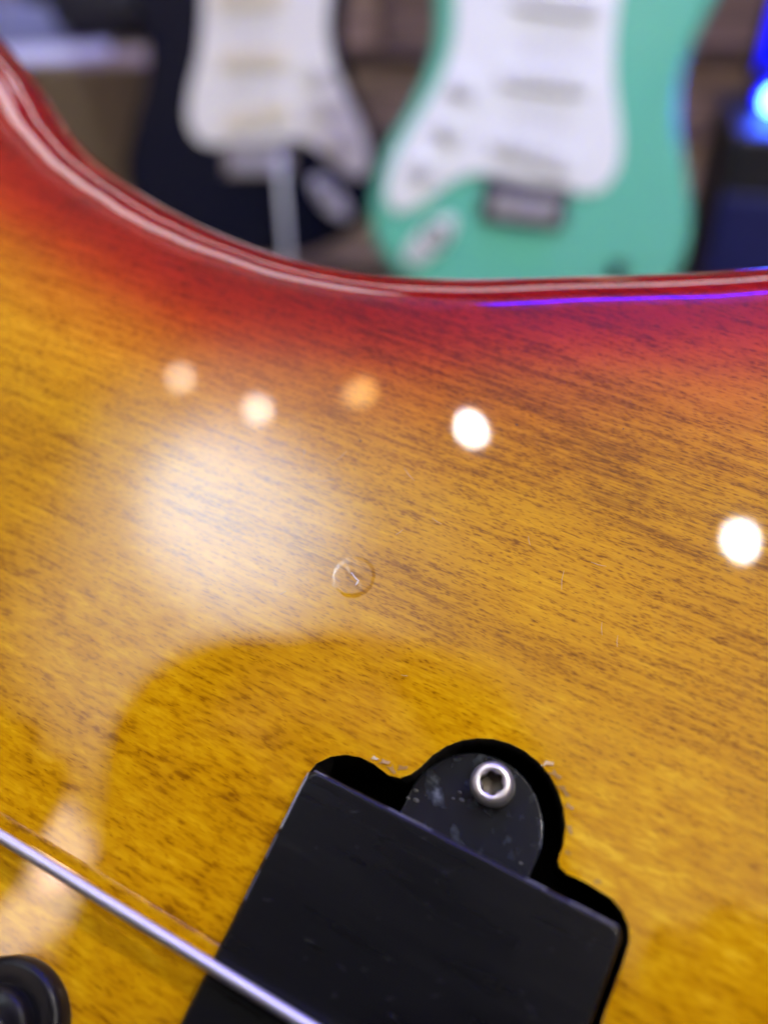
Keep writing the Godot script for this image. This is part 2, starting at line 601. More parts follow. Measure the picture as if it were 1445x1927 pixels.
func pickup() -> void:
	var satin := mat(lin(0.0045, 0.005, 0.0055), 0.33, 0.0, 0.36)
	satin.roughness_texture = noise_tex(31, 0.03, ramp([[0.0, Color(0.75, 0.75, 0.75)], [1.0, Color(1, 1, 1)]]), 256, 4, 8)
	satin.heightmap_enabled = true
	satin.heightmap_texture = noise_tex(32, 0.06, ramp([[0.0, Color(0.3, 0.3, 0.3)], [1.0, Color(0.7, 0.7, 0.7)]]), 512, 4, 8)
	satin.heightmap_scale = 0.003
	satin.uv1_scale = Vector3(1.0 / 30, 1.0 / 30, 1)
	var mb := MB.new()
	plate(mb, rrect(-28.9, -68, 9.3, 2.9, 1.5, 8), -20, 3.0, 0.55, 0.3, G, 6)
	var p := part("pickup", mb, satin, gtr)
	var bare_glint := mat(lin(0.60, 0.63, 0.68), 0.4)
	var worn_glint := mat(lin(0.16, 0.17, 0.19), 0.4)  # worn edge, with the chamfer highlight put into the pale grey
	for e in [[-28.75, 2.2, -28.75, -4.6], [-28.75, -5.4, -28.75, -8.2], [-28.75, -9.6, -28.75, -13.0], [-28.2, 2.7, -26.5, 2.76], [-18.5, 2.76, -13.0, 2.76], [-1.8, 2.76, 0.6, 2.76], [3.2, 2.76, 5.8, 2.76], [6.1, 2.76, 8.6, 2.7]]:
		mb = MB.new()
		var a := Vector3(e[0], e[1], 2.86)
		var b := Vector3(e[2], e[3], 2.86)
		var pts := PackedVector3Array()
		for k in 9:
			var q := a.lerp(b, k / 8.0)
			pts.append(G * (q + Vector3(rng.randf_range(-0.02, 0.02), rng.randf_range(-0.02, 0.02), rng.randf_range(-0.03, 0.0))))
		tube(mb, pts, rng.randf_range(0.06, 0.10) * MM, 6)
		part("worn_edge_glint", mb, bare_glint if e[1] == 2.2 else worn_glint, p)
	# the round mounting ear, low in the cavity
	var ear := PackedVector2Array()
	for k in 25:
		var a := deg_to_rad(lerpf(-8.0, 188.0, k / 24.0))
		ear.append(Vector2(-9.8, 5.6) + Vector2(cos(a), sin(a)) * 8.35)
	ear.append(Vector2(-18.6, -2))
	ear.append(Vector2(-1.4, -2))
	mb = MB.new()
	plate(mb, ear, -6.0, -3.0, 0.35, 0.2, G, 3)
	var dirty := mat(Color.WHITE, 0.2)
	dirty.albedo_texture = noise_tex(33, 0.012, ramp([[0.0, lin(0.009, 0.010, 0.013)], [0.60, lin(0.011, 0.013, 0.017)], [0.74, lin(0.030, 0.036, 0.044)], [0.88, lin(0.085, 0.10, 0.115)], [1.0, lin(0.15, 0.165, 0.18)]]), 512, 5)
	dirty.uv1_scale = Vector3(1.0 / 22, 1.0 / 22, 1)
	dirty.uv1_offset = Vector3(0.35, 0.15, 0)
	part("mounting_ear", mb, dirty, p)
	# socket screw
	var steel := mat(lin(0.74, 0.71, 0.69), 0.36, 0.85)
	mb = MB.new()
	var st := G * Transform3D(Basis(), Vector3(-9.35, 10.65, 0))
	lathe(mb, [[2.55, -3.0], [2.62, -2.2], [2.6, -1.1], [2.48, -0.6], [2.2, -0.2], [1.85, 0.0], [1.50, -0.04], [1.36, -0.16, 0.09], [1.26, -0.5, 0.11]], st, 48)
	part("screw", mb, steel, p)
	mb = MB.new()
	lathe(mb, [[1.26, -0.5, 0.11], [1.20, -2.0, 0.11], [0.6, -2.3, 0.03], [0.0, -2.35]], st, 48)
	part("screw_socket", mb, mat(lin(0.085, 0.07, 0.05), 0.5, 0.4), p)
	# crumbs of polish and dust
	for s in [[-12.6, 8.3, 0.22], [-12.0, 7.6, 0.28], [-13.0, 7.3, 0.18], [-17.4, 6.2, 0.28], [-16.9, 5.2, 0.33], [-17.9, 5.0, 0.22], [-3.0, 4.2, 0.2]]:
		mb = MB.new()
		lathe(mb, [[s[2], -3.02], [s[2] * 0.9, -2.9], [s[2] * 0.5, -2.8], [0.0, -2.75]], G * Transform3D(Basis.from_scale(Vector3(1.3, 0.8, 1)), Vector3(s[0], s[1], 0)), 9)
		part("crumb", mb, mat(lin(0.09, 0.09, 0.085), 0.7), p)
	# tiny nicks and lint on the top of the cover
	var nicks := []
	for k in 26:
		nicks.append([rng.randf_range(-28, 8.5), rng.randf_range(-24, 2), rng.randf_range(0.25, 1.3), rng.randf_range(-0.25, 0.5)])
	for s in nicks + [[-20.0, -15.0, 0.5, 0.2], [-14.5, -8.0, 0.3, 0.6], [-15.5, -16.5, 0.35, 0.1], [6.2, -0.2, 0.7, 0.5], [-2.4, -3.2, 0.4, 0.3], [-24.2, -4.6, 0.45, 0.0], [-10.1, -4.4, 0.3, 2.4], [3.0, -2.4, 0.5, 0.1]]:
		mb = MB.new()
		var d: Vector2 = Vector2(cos(s[3]), sin(s[3])) * s[2]
		var q := Vector2(s[0], s[1])
		var g0 := G
		G = G * Transform3D(Basis(), Vector3(0, 0, 3.0))
		sliver(mb, PackedVector2Array([q, q + d * 0.5 + d.orthogonal() * 0.08, q + d]), 0.022, 0.008)
		G = g0
		part("nick", mb, mat(lin(0.10, 0.11, 0.12), 0.5), p)


func string_and_knob() -> void:
	var mb := MB.new()
	var pts := PackedVector3Array()
	for k in 9:
		pts.append(G * Vector3(lerpf(-330, 150, k / 8.0), -20.12, 4.5))
	tube(mb, pts, 0.70 * MM, 24)
	part("string", mb, mat(lin(0.66, 0.67, 0.78), 0.5, 1.0), gtr)
	# where the string ends: a bridge saddle on one side, the neck on the other, both out of the picture
	mb = MB.new()
	plate(mb, rrect(128, -85, 160, 5, 3), 0, 3.9, 1.2, 0.2, G, 3)
	part("bridge", mb, mat(lin(0.02, 0.02, 0.022), 0.35, 0.6), gtr)
	mb = MB.new()
	plate(mb, rrect(-420, -62, -150, -4, 2), -14, 3.0, 1.5, 6, G, 3)
	part("neck", mb, mat(lin(0.06, 0.03, 0.015), 0.5), gtr)
	var blk := mat(lin(0.005, 0.005, 0.006), 0.3, 0.0, 0.32)
	mb = MB.new()
	var t := G * Transform3D(Basis(), Vector3(-47.4, -37.2, 0))
	lathe(mb, [[7.5, 0.0], [7.5, 2.2], [7.2, 2.7], [6.6, 2.9], [5.0, 2.6], [4.7, 2.6], [4.5, 4.2], [4.1, 4.6], [2.2, 4.7], [0.0, 4.75]], t, 64)
	var kn := part("knob", mb, blk, gtr)
	mb = MB.new()
	lathe(mb, [[2.0, 4.6], [2.0, 6.4], [1.7, 6.8], [0.0, 6.9]], t, 32)
	part("shaft", mb, mat(lin(0.75, 0.74, 0.78), 0.2, 1.0), kn)


# ------------------------------------------------------------------ guitars behind
func shop_guitar(called: String, label: String, paint: Color, guard_c: Color, cover_c: Color, flip: float, at: Transform3D, arm: bool, bridge_m: Material) -> Node3D:
	var o := thing(called, label, "guitar", at)
	var s := Vector2(flip * MM, MM)
	var H := Transform3D()
	var bodyp := smooth(PackedVector2Array([Vector2(0, -97), Vector2(60, -92), Vector2(115, -70), Vector2(150, -35), Vector2(161, 5), Vector2(152, 55), Vector2(131, 100), Vector2(117, 145), Vector2(120, 190), Vector2(138, 240), Vector2(148, 280), Vector2(140, 315), Vector2(118, 330), Vector2(100, 318), Vector2(85, 290), Vector2(62, 268), Vector2(30, 262), Vector2(-28, 270), Vector2(-45, 280), Vector2(-65, 300), Vector2(-85, 335), Vector2(-110, 362), Vector2(-135, 362), Vector2(-150, 335), Vector2(-152, 295), Vector2(-146, 250), Vector2(-130, 205), Vector2(-119, 160), Vector2(-124, 115), Vector2(-142, 70), Vector2(-158, 25), Vector2(-160, -10), Vector2(-148, -45), Vector2(-110, -78), Vector2(-55, -94)]), 5)
	var mb := MB.new()
	plate(mb, scaled(bodyp, s), -0.044, 0.0, 0.012, 0.010, H, 6)
	part("body", mb, coated(mat(paint, 0.5), 0.05) if paint.g > 0.3 else mat(paint, 0.2, 0.0, 0.3), o)
	var guard := smooth(PackedVector2Array([Vector2(-32, 254), Vector2(-44, 225), Vector2(-48, 180), Vector2(-56, 140), Vector2(-70, 100), Vector2(-75, 70), Vector2(-68, 50), Vector2(-54, 41), Vector2(-38, 40), Vector2(-15, 42), Vector2(10, 43), Vector2(40, 46), Vector2(62, 46), Vector2(85, 34), Vector2(105, 16), Vector2(124, 4), Vector2(138, 4), Vector2(146, 20), Vector2(142, 50), Vector2(124, 88), Vector2(106, 125), Vector2(98, 165), Vector2(104, 210), Vector2(116, 250), Vector2(100, 282), Vector2(70, 262), Vector2(30, 250), Vector2(-20, 252)]), 4)
	mb = MB.new()
	plate(mb, scaled(guard, s), 0.0005, 0.0028, 0.0012, 0.0002, H, 2)
	var gp := part("pickguard", mb, mat(guard_c, 0.35), o)
	for k in 3:
		var y: float = [72.0, 135.0, 198.0][k]
		mb = MB.new()
		var tilt := Transform3D(Basis(Vector3(0, 0, 1), deg_to_rad(10.0 * flip) if k == 0 else 0.0), Vector3(9 * s.x, y * MM, 0))
		plate(mb, scaled(rrect(-42, -9, 42, 9, 8.5), s), 0.0028, 0.0070, 0.002, 0.0002, tilt, 3)
		var pu := part("pickup", mb, mat(cover_c, 0.4), o)
		for q in 6:
			mb = MB.new()
			lathe(mb, [[2.4, 6.9], [2.4, 7.3], [2.0, 7.6], [0.0, 7.7]], tilt * Transform3D(Basis.from_scale(Vector3(MM, MM, MM)), Vector3((q * 10.4 - 26.0) * MM, 0, 0)), 10)
			part("pole_piece", mb, mat(lin(0.5, 0.5, 0.5), 0.3, 1.0), pu)
	var chrome := mat(lin(0.80, 0.83, 0.88), 0.45, 0.55)
	mb = MB.new()
	plate(mb, scaled(rrect(-34, 4, 52, 44, 3), s), 0.0005, 0.004, 0.001, 0.0002, H, 2)
	var br := part("bridge", mb, bridge_m, o)
	for q in 6:
		mb = MB.new()
		plate(mb, scaled(rrect(q * 10.8 - 23, 8, q * 10.8 - 13, 30, 1.5), s), 0.004, 0.011, 0.002, 0.0002, H, 2)
		part("saddle", mb, mat(lin(0.50, 0.49, 0.53), 0.4, 0.6), br)
	for q in 6:
		mb = MB.new()
		tube(mb, PackedVector3Array([Vector3((q * 10.8 - 18) * s.x, 0.02, 0.0125), Vector3((q * 7.0 - 17.5) * s.x, 0.70, 0.014)]), 0.0004, 6)
		part("string", mb, mat(lin(0.6, 0.58, 0.52), 0.35, 1.0), o)
	for q in 3:
		mb = MB.new()
		var kc: Vector2 = [Vector2(84, 122), Vector2(92, 84), Vector2(112, 48)][q]
		lathe(mb, [[11.0, 2.5], [10.6, 6], [9.0, 7], [8.6, 10], [8.0, 11], [0, 11.3]], Transform3D(Basis.from_scale(Vector3(MM, MM, MM)), Vector3(kc.x * s.x, kc.y * s.y, 0)), 24)
		part("knob", mb, mat(guard_c.darkened(0.03), 0.4), o)
	# boat-shaped jack plate, dished, with its socket
	mb = MB.new()
	var jt := Transform3D(Basis(Vector3(0, 0, 1), deg_to_rad(-48.0 * flip)), Vector3(97 * s.x, -22 * s.y, 0))
	plate(mb, scaled(disc(Vector2.ZERO, 33, 14, 36), Vector2(MM, MM)), 0.0004, 0.004, 0.003, 0.0002, jt, 4)
	var jp := part("jack_plate", mb, chrome, o)
	mb = MB.new()
	lathe(mb, [[12.0, 4.2], [11.2, 5.4], [8.5, 4.4], [7.0, 2.0], [0, 1.6]], jt * Transform3D(Basis.from_scale(Vector3(MM, MM, MM)), Vector3(-7 * MM * flip, 0, 0)), 24)
	part("socket", mb, mat(lin(0.08, 0.07, 0.06), 0.3, 1.0), jp)
	if arm:
		mb = MB.new()
		tube(mb, PackedVector3Array([Vector3(0.036, 0.03, 0.004), Vector3(0.037, 0.025, 0.020), Vector3(0.039, 0.0, 0.032), Vector3(0.042, -0.06, 0.040), Vector3(0.046, -0.15, 0.044)]), 0.0038, 10)
		part("tremolo_arm", mb, chrome, o)
	# neck with its fingerboard, above the picture
	mb = MB.new()
	plate(mb, scaled(PackedVector2Array([Vector2(-28, 235), Vector2(28, 235), Vector2(22, 700), Vector2(-22, 700)]), s), -0.016, 0.006, 0.002, 0.008, H, 3)
	part("neck", mb, mat(lin(0.50, 0.32, 0.15), 0.4), o)
	return o


# a place in the room on the sight line through that spot of the photograph (pixels of 1445 x 1927), that far ahead
func spot(px: float, py: float, z: float) -> Vector3:
	var x := (px - 722.5) / 1677.0 * z
	var d := (py - 963.5) / 1677.0 * z
	var fwd := Vector3(0, -sin(pitch), -cos(pitch))
	var down := Vector3(0, -cos(pitch), sin(pitch))
	return eye + Vector3(x, 0, 0) + down * d + fwd * z


const FLOOR_Y := 0.0
const CEIL_Y := 3.2
const BACK_Z := -1.75

func room() -> void:
	var mb := MB.new()
	box(mb, Vector3(5.4, 0.1, 4.4), Vector3(0, -0.1, 0.6), 0.001)
	struct("floor", mb, mat(lin(0.16, 0.13, 0.10), 0.5))
	mb = MB.new()
	box(mb, Vector3(5.4, 0.1, 4.4), Vector3(0, CEIL_Y, 0.6), 0.001)
	struct("ceiling", mb, mat(lin(0.80, 0.78, 0.74), 0.9))
	var paint := mat(lin(0.62, 0.58, 0.54), 0.8)
	mb = MB.new()
	box(mb, Vector3(5.4, CEIL_Y, 0.1), Vector3(0, 0, BACK_Z - 0.05), 0.001)
	var back := struct("wall_back", mb, mat(lin(0.10, 0.08, 0.07), 0.7))
	mb = MB.new()
	box(mb, Vector3(5.4, CEIL_Y, 0.1), Vector3(0, 0, 2.75), 0.001)
	struct("wall_front", mb, paint)
	for s in [-1, 1]:
		mb = MB.new()
		box(mb, Vector3(0.1, CEIL_Y, 4.2), Vector3(2.65 * s, 0, 0.6), 0.001)
		struct("wall_left" if s < 0 else "wall_right", mb, paint)
	# unseen pale boards added above the planks, for streaks in the rim gloss
	var cream := mat(lin(0.78, 0.74, 0.70), 0.5)
	for q in [[-2.5, -0.3, 2.50, 0.03], [-2.5, 2.5, 1.98, 0.035], [0.0, 2.5, 1.66, 0.03]]:
		mb = MB.new()
		box(mb, Vector3(q[1] - q[0], q[3], 0.02), Vector3((q[0] + q[1]) / 2, q[2], BACK_Z + 0.012), 0.003)
		part("added_pale_board", mb, cream, back)
	# planks on the back wall
	var tones := []
	for k in 4:
		var b: float = [0.85, 1.0, 1.2, 0.7][k]
		var m := mat(Color.WHITE, 0.6)
		m.albedo_texture = noise_tex(40 + k, 0.03, ramp([[0.0, lin(0.14 * b, 0.092 * b, 0.060 * b)], [0.5, lin(0.29 * b, 0.20 * b, 0.138 * b)], [1.0, lin(0.45 * b, 0.33 * b, 0.24 * b)]]), 256, 4, 8)
		m.uv1_scale = Vector3(1.2, 8, 1)
		tones.append(m)
	var y := 0.02
	var row := 0
	while y < 1.52:
		var h := 0.125
		var cut := -1.1 + 0.55 * (row * 2 % 5)
		for seg in [[-2.58, cut - 0.002], [cut + 0.002, 2.58]]:
			mb = MB.new()
			plate(mb, rrect(seg[0], y, seg[1], y + h, 0.003, 2), 0.0, 0.022, 0.004, 0.0005, Transform3D(Basis(), Vector3(rng.randf_range(-0.001, 0.001), 0, BACK_Z + 0.001 + rng.randf_range(0, 0.006))), 2)
			part("plank", mb, tones[rng.randi() % 4], back)
		y += h + 0.008
		row += 1


func downlight(x: float, z: float, c: Color, glow: float, e: float, label: String, r := 0.028) -> void:
	var o := thing("ceiling_spotlight", label, "ceiling light", Transform3D(Basis(), Vector3(x, CEIL_Y, z)), "round spotlights in the ceiling")
	var mb := MB.new()
	var t := Transform3D(Basis(Vector3(1, 0, 0), Vector3(0, 0, 1), Vector3(0, -1, 0)), Vector3.ZERO)   # downward
	lathe(mb, [[r * 1.6, 0.0], [r * 1.55, 0.006], [r * 1.1, 0.008], [r * 1.05, 0.001]], t, 28)
	part("rim", mb, mat(lin(0.7, 0.7, 0.7), 0.3, 0.8), o)
	mb = MB.new()
	lathe(mb, [[r * 1.04, 0.0015], [r * 0.9, 0.004], [r * 0.4, 0.006], [0.0, 0.0065]], t, 28)
	part("bulb", mb, lamp_mat(c, glow), o)
	var l := SpotLight3D.new()
	l.name = "lamp"
	l.position = Vector3(0, -0.012, 0)
	l.rotation = Vector3(-PI / 2, 0, 0)
	l.light_color = c
	l.light_energy = e * K
	l.light_size = r
	l.spot_angle = 55
	l.spot_angle_attenuation = 0.8
	l.spot_range = 8
	l.spot_attenuation = 2
	l.shadow_enabled = true
	o.add_child(l)


func ceiling_panel(at: Vector3, size: Vector2, label: String) -> void:
	var o := thing("ceiling_lamp", label, "ceiling lamp", Transform3D(Basis(Vector3.UP, 0.5), at), "square lit panels in the ceiling")
	var t := Transform3D(Basis(Vector3(1, 0, 0), Vector3(0, 0, 1), Vector3(0, -1, 0)), Vector3.ZERO)
	var mb := MB.new()
	plate(mb, rrect(-size.x / 2 - 0.008, -size.y / 2 - 0.008, size.x / 2 + 0.008, size.y / 2 + 0.008, 0.003, 2), -0.001, 0.012, 0.002, 0.0005, t, 2)
	part("frame", mb, mat(lin(0.5, 0.5, 0.5), 0.4), o)
	mb = MB.new()
	plate(mb, rrect(-size.x / 2, -size.y / 2, size.x / 2, size.y / 2, 0.003, 2), 0.0125, 0.015, 0.001, 0.0005, t, 2)
	part("diffuser", mb, lamp_mat(Color(1.0, 0.93, 0.90), 4.6), o)
	var l := AreaLight3D.new()
	l.name = "lamp"
	l.area_size = size
	l.light_color = Color(1.0, 0.90, 0.80)
	l.light_energy = 0.06
	l.position = Vector3(0, -0.018, 0)
	l.rotation = Vector3(-PI / 2, 0, 0)
	l.shadow_enabled = true
	o.add_child(l)


# a glowing box added on the unseen wall, for streaks in the rim gloss
func light_panel(at: Vector3, size: Vector2, c: Color, glow: float, label: String) -> void:
	var o := thing("added_wall_panel", label, "added wall panel", Transform3D(Basis(), at), "long lit panels added on the back wall")
	var mb := MB.new()
	plate(mb, rrect(-size.x / 2 - 0.01, -size.y / 2 - 0.01, size.x / 2 + 0.01, size.y / 2 + 0.01, 0.004, 2), -0.028, 0.0, 0.003, 0.001, Transform3D(), 2)
	part("housing", mb, mat(lin(0.2, 0.2, 0.2), 0.5), o)
	mb = MB.new()
	plate(mb, rrect(-size.x / 2, -size.y / 2, size.x / 2, size.y / 2, 0.003, 2), 0.0005, 0.004, 0.001, 0.0005, Transform3D(), 2)
	part("glowing_front", mb, lamp_mat(c, glow), o)
	var l := AreaLight3D.new()
	l.name = "lamp"
	l.area_size = size
	l.light_color = c
	l.light_energy = 0.3
	l.position = Vector3(0, 0, 0.006)
	l.rotation = Vector3(0, PI, 0)
	l.shadow_enabled = true
	o.add_child(l)


# an unseen spotlight can, added on the ceiling to brighten something
func track(at: Vector3, aim: Vector3, c: Color, e: float, angle: float, label: String) -> void:
	var o := thing("added_track_spotlight", label, "spotlight", Transform3D(Basis(), at), "added track spotlights on the ceiling")
	var mb := MB.new()
	tube(mb, PackedVector3Array([Vector3.ZERO, Vector3(0, -0.08, 0)]), 0.010, 10)
	part("arm", mb, mat(lin(0.02, 0.02, 0.02), 0.5), o)
	var dir := (aim - at).normalized()
	var t := Transform3D(Basis.looking_at(-dir, Vector3.RIGHT), Vector3(0, -0.09, 0))   # +z of the can points at the aim
	mb = MB.new()
	lathe(mb, [[0.0, -0.07], [0.035, -0.07], [0.038, 0.07], [0.034, 0.07], [0.032, 0.0]], t, 24)
	part("can", mb, mat(lin(0.02, 0.02, 0.02), 0.5), o)
	mb = MB.new()
	lathe(mb, [[0.032, 0.0], [0.015, 0.006], [0.0, 0.008]], t, 20)
	part("bulb", mb, lamp_mat(c, 6.0), o)
	var l := SpotLight3D.new()
	l.name = "lamp"
	l.light_color = c
	l.light_energy = e * K
	l.light_size = 0.09
	l.spot_angle = angle
	l.spot_angle_attenuation = 0.9
	l.spot_range = 8
	l.spot_attenuation = 2
	l.shadow_enabled = true
	o.add_child(l)
	var p := at + Vector3(0, -0.09, 0) + dir * 0.075
	l.look_at_from_position(p, aim, Vector3.RIGHT)


# an unseen floor lamp, added so that its bowl lights the ceiling
func uplight(x: float, z: float, h: float, c: Color, e: float, angle: float, soft: float, aim: Vector3, label: String) -> void:
	var o := thing("added_floor_lamp", label, "floor lamp", Transform3D(Basis(), Vector3(x, 0, z)), "added floor lamps that light the ceiling")
	var mb := MB.new()
	var t := Transform3D(Basis(Vector3(1, 0, 0), Vector3(0, 0, -1), Vector3(0, 1, 0)), Vector3.ZERO)
	lathe(mb, [[0.0, 0.0], [0.14, 0.0], [0.14, 0.015], [0.02, 0.03], [0.012, 0.05], [0.012, h - 0.10]], t, 24)
	part("pole", mb, mat(lin(0.02, 0.02, 0.02), 0.4), o)
	mb = MB.new()
	lathe(mb, [[0.012, h - 0.10], [0.08, h - 0.06], [0.13, h], [0.125, h], [0.075, h - 0.05], [0.0, h - 0.06]], t, 28)
	part("bowl", mb, mat(lin(0.03, 0.03, 0.03), 0.5), o)
	mb = MB.new()
	lathe(mb, [[0.05, h - 0.045], [0.05, h - 0.03], [0.0, h - 0.025]], t, 20)
	part("bulb", mb, lamp_mat(c, 4.0), o)
	var l := SpotLight3D.new()
	l.name = "lamp"
	l.position = Vector3(0, h - 0.015, 0)
	l.light_color = c
	l.light_energy = e * K
	l.light_size = 0.05
	l.spot_angle = angle
	l.spot_angle_attenuation = soft
	l.spot_range = 8
	l.spot_attenuation = 2
	l.shadow_enabled = true
	o.add_child(l)
	l.look_at_from_position(o.position + l.position, aim, Vector3.RIGHT)
	if angle < 14.0:   # narrow beam: a hot core added inside it
		var hot := l.duplicate()
		hot.name = "lamp_core"
		hot.spot_angle = angle * 0.88
		hot.light_energy = e * K * 1.0
		l.spot_angle = angle * 1.5
		l.light_energy = e * K * 0.22
		o.add_child(hot)


func lights() -> void:
	var warm := Color(1.0, 0.93, 0.84)
	var white := Color(1.0, 0.97, 0.93)
	# ceiling crossings of the mirror directions grow with the height of the ceiling
	downlight(-1.104, -0.50, Color(1.0, 0.92, 0.80), 1.9, 0.1, "small warm dim spotlight at the far left end of the ceiling row", 0.021)
	downlight(-0.878, -0.378, Color(1.0, 0.93, 0.86), 3.1, 0.15, "second spotlight from the far left end of the ceiling row", 0.024)
	downlight(-0.592, -0.368, Color(1.0, 0.78, 0.46), 3.3, 0.1, "orange tinted spotlight in the middle of the ceiling row", 0.022)
	downlight(-0.322, -0.253, white, 34, 0.5, "bright white spotlight right of the orange one in the ceiling", 0.017)
	downlight(0.256, 0.11, white, 60, 0.6, "brightest white spotlight, nearest to straight above the guitar", 0.027)
	# unseen track spotlights added to brighten the guitars behind
	var cool := Color(0.90, 0.95, 1.0)
	track(Vector3(0.80, CEIL_Y, 0.15), Vector3(0.15, 0.90, -0.95), cool, 9.0, 16.0, "added track spotlight turned to the green guitar")
	track(Vector3(1.05, CEIL_Y, 0.35), Vector3(-0.17, 0.80, -1.15), cool, 10.5, 14.0, "added track spotlight turned to the black guitar")
	light_panel(Vector3(-0.74, 2.84, BACK_Z + 0.03), Vector2(1.06, 0.46), Color(1.0, 0.95, 0.92), 3.4, "added tall lit panel high on the back wall at left")
	light_panel(Vector3(1.15, 2.31, BACK_Z + 0.03), Vector2(2.5, 0.13), Color(1.0, 0.95, 0.92), 3.2, "added long narrow lit panel on the back wall at right")
	light_panel(Vector3(0.1, 2.02, BACK_Z + 0.03), Vector2(1.9, 0.05), Color(1.0, 0.93, 0.90), 0.7, "added lowest and thinnest lit panel on the back wall, just above the planks")
	# two fill spotlights added right of the guitar, out of its mirror
	downlight(0.85, -0.15, white, 20, 10.0, "added round white fill spotlight in the ceiling right of the sunburst guitar")
	downlight(0.95, 0.75, white, 20, 11.0, "added round fill spotlight in the ceiling beside the photographer")
	ceiling_panel(Vector3(-1.66, CEIL_Y, 0.78), Vector2(0.22, 0.20), "small square lit panel in the ceiling at left")
	ceiling_panel(Vector3(-1.78, CEIL_Y, 0.98), Vector2(0.38, 0.17), "oblong lit panel in the ceiling at left, nearer the photographer")
	# floor lamps added for the pool on the ceiling and the general light
	uplight(-1.75, -0.55, 1.5, Color(0.86, 0.93, 1.0), 330.0, 11.5, 1.0, Vector3(-0.99, CEIL_Y, -0.09), "added narrow beam floor lamp with black bowl at left")
	uplight(-2.05, 0.45, 1.5, Color(0.90, 0.95, 1.0), 60.0, 21.0, 1.0, Vector3(-1.12, CEIL_Y, 0.18), "added soft beam floor lamp with black bowl at left")
	uplight(1.25, 0.35, 2.1, Color(1.0, 0.96, 0.90), 13.0, 70.0, 0.8, Vector3(1.0, CEIL_Y, 0.35), "added wide beam floor lamp with black bowl at right")
	uplight(-2.1, 1.6, 1.9, warm, 12.0, 80.0, 0.6, Vector3(-1.9, CEIL_Y, 1.5), "added wide beam floor lamp with black bowl behind the photographer")
	uplight(0.3, 2.2, 1.9, warm, 10.0, 80.0, 0.6, Vector3(0.3, CEIL_Y, 2.0), "added wide beam floor lamp with black bowl near the front wall")


func blue_lights() -> void:
	var blue := Color(0.03, 0.06, 1.0)
	var o := thing("tube_light", "long blue tube light hung high under the ceiling", "tube light", Transform3D(Basis(), Vector3(0.15, 2.85, -0.93)))
	var mb := MB.new()
	tube(mb, PackedVector3Array([Vector3(-0.30, 0, 0), Vector3(0.9, 0, 0)]), 0.032, 14)
	part("tube", mb, lamp_mat(blue, 75), o)
	for e in [-0.29, 0.89]:
		mb = MB.new()
		box(mb, Vector3(0.02, CEIL_Y - 2.85 + 0.02, 0.05), Vector3(e, -0.02, 0), 0.003)
		part("holder", mb, mat(lin(0.02, 0.02, 0.02), 0.5), o)
	var a := AreaLight3D.new()
	a.name = "lamp"
	a.area_size = Vector2(1.2, 0.02)
	a.light_energy = 0.22
	a.light_color = blue
	a.position = Vector3(0.3, 0.024, 0)
	a.rotation = Vector3(PI / 2, 0, 0)
	a.shadow_enabled = true
	o.add_child(a)
	# stage lamp at the right edge
	var p := spot(1462, 186, 0.95)
	var d := thing("stage_lamp", "round stage lamp with a glowing blue white lens at the right edge", "stage lamp", Transform3D(Basis(Vector3.UP, deg_to_rad(-12)), p))
	mb = MB.new()
	var t := Transform3D(Basis(Vector3(1, 0, 0), Vector3(0, 1, 0), Vector3(0, 0, 1)), Vector3.ZERO)
	lathe(mb, [[0.0, -0.10], [0.020, -0.10], [0.026, -0.07], [0.028, 0.004], [0.022, 0.006], [0.021, -0.004]], t, 28)
	part("housing", mb, mat(lin(0.008, 0.008, 0.012), 0.4), d)
	mb = MB.new()
	lathe(mb, [[0.021, -0.004], [0.017, 0.003], [0.010, 0.006], [0.0, 0.007]], t, 24)
	part("lens", mb, lamp_mat(Color(0.0, 0.06, 1.0), 2.2), d)
	mb = MB.new()
	lathe(mb, [[0.014, 0.0065], [0.012, 0.010], [0.006, 0.012], [0.0, 0.0125]], t, 20)
	part("bulb", mb, lamp_mat(Color(0.42, 0.72, 1.0), 14), d)
	mb = MB.new()
	box(mb, Vector3(0.02, 0.30, 0.02), Vector3(0.03, -0.34, -0.05), 0.003)
	part("bracket", mb, mat(lin(0.01, 0.01, 0.012), 0.5), d)
	var l := OmniLight3D.new()
	l.name = "lamp"
	l.position = Vector3(0, 0, 0.03)
	l.light_color = Color(0.1, 0.25, 1.0)
	l.light_energy = 0.025
	l.light_size = 0.03
	l.omni_range = 6
	l.omni_attenuation = 2
	l.shadow_enabled = true
	d.add_child(l)
	# glowing blue bar above it
	p = spot(1462, 60, 0.95)
	d = thing("light_bar", "upright glowing blue light bar above the stage lamp", "light bar", Transform3D(Basis(), p))
	mb = MB.new()
	box(mb, Vector3(0.022, 0.16, 0.02), Vector3(0, -0.08, 0), 0.006)
	part("bar", mb, lamp_mat(Color(0.0, 0.04, 1.0), 1.2), d)
	mb = MB.new()
	box(mb, Vector3(0.03, 0.18, 0.02), Vector3(0.004, -0.09, -0.022), 0.004)
	part("housing", mb, mat(lin(0.01, 0.01, 0.012), 0.5), d)


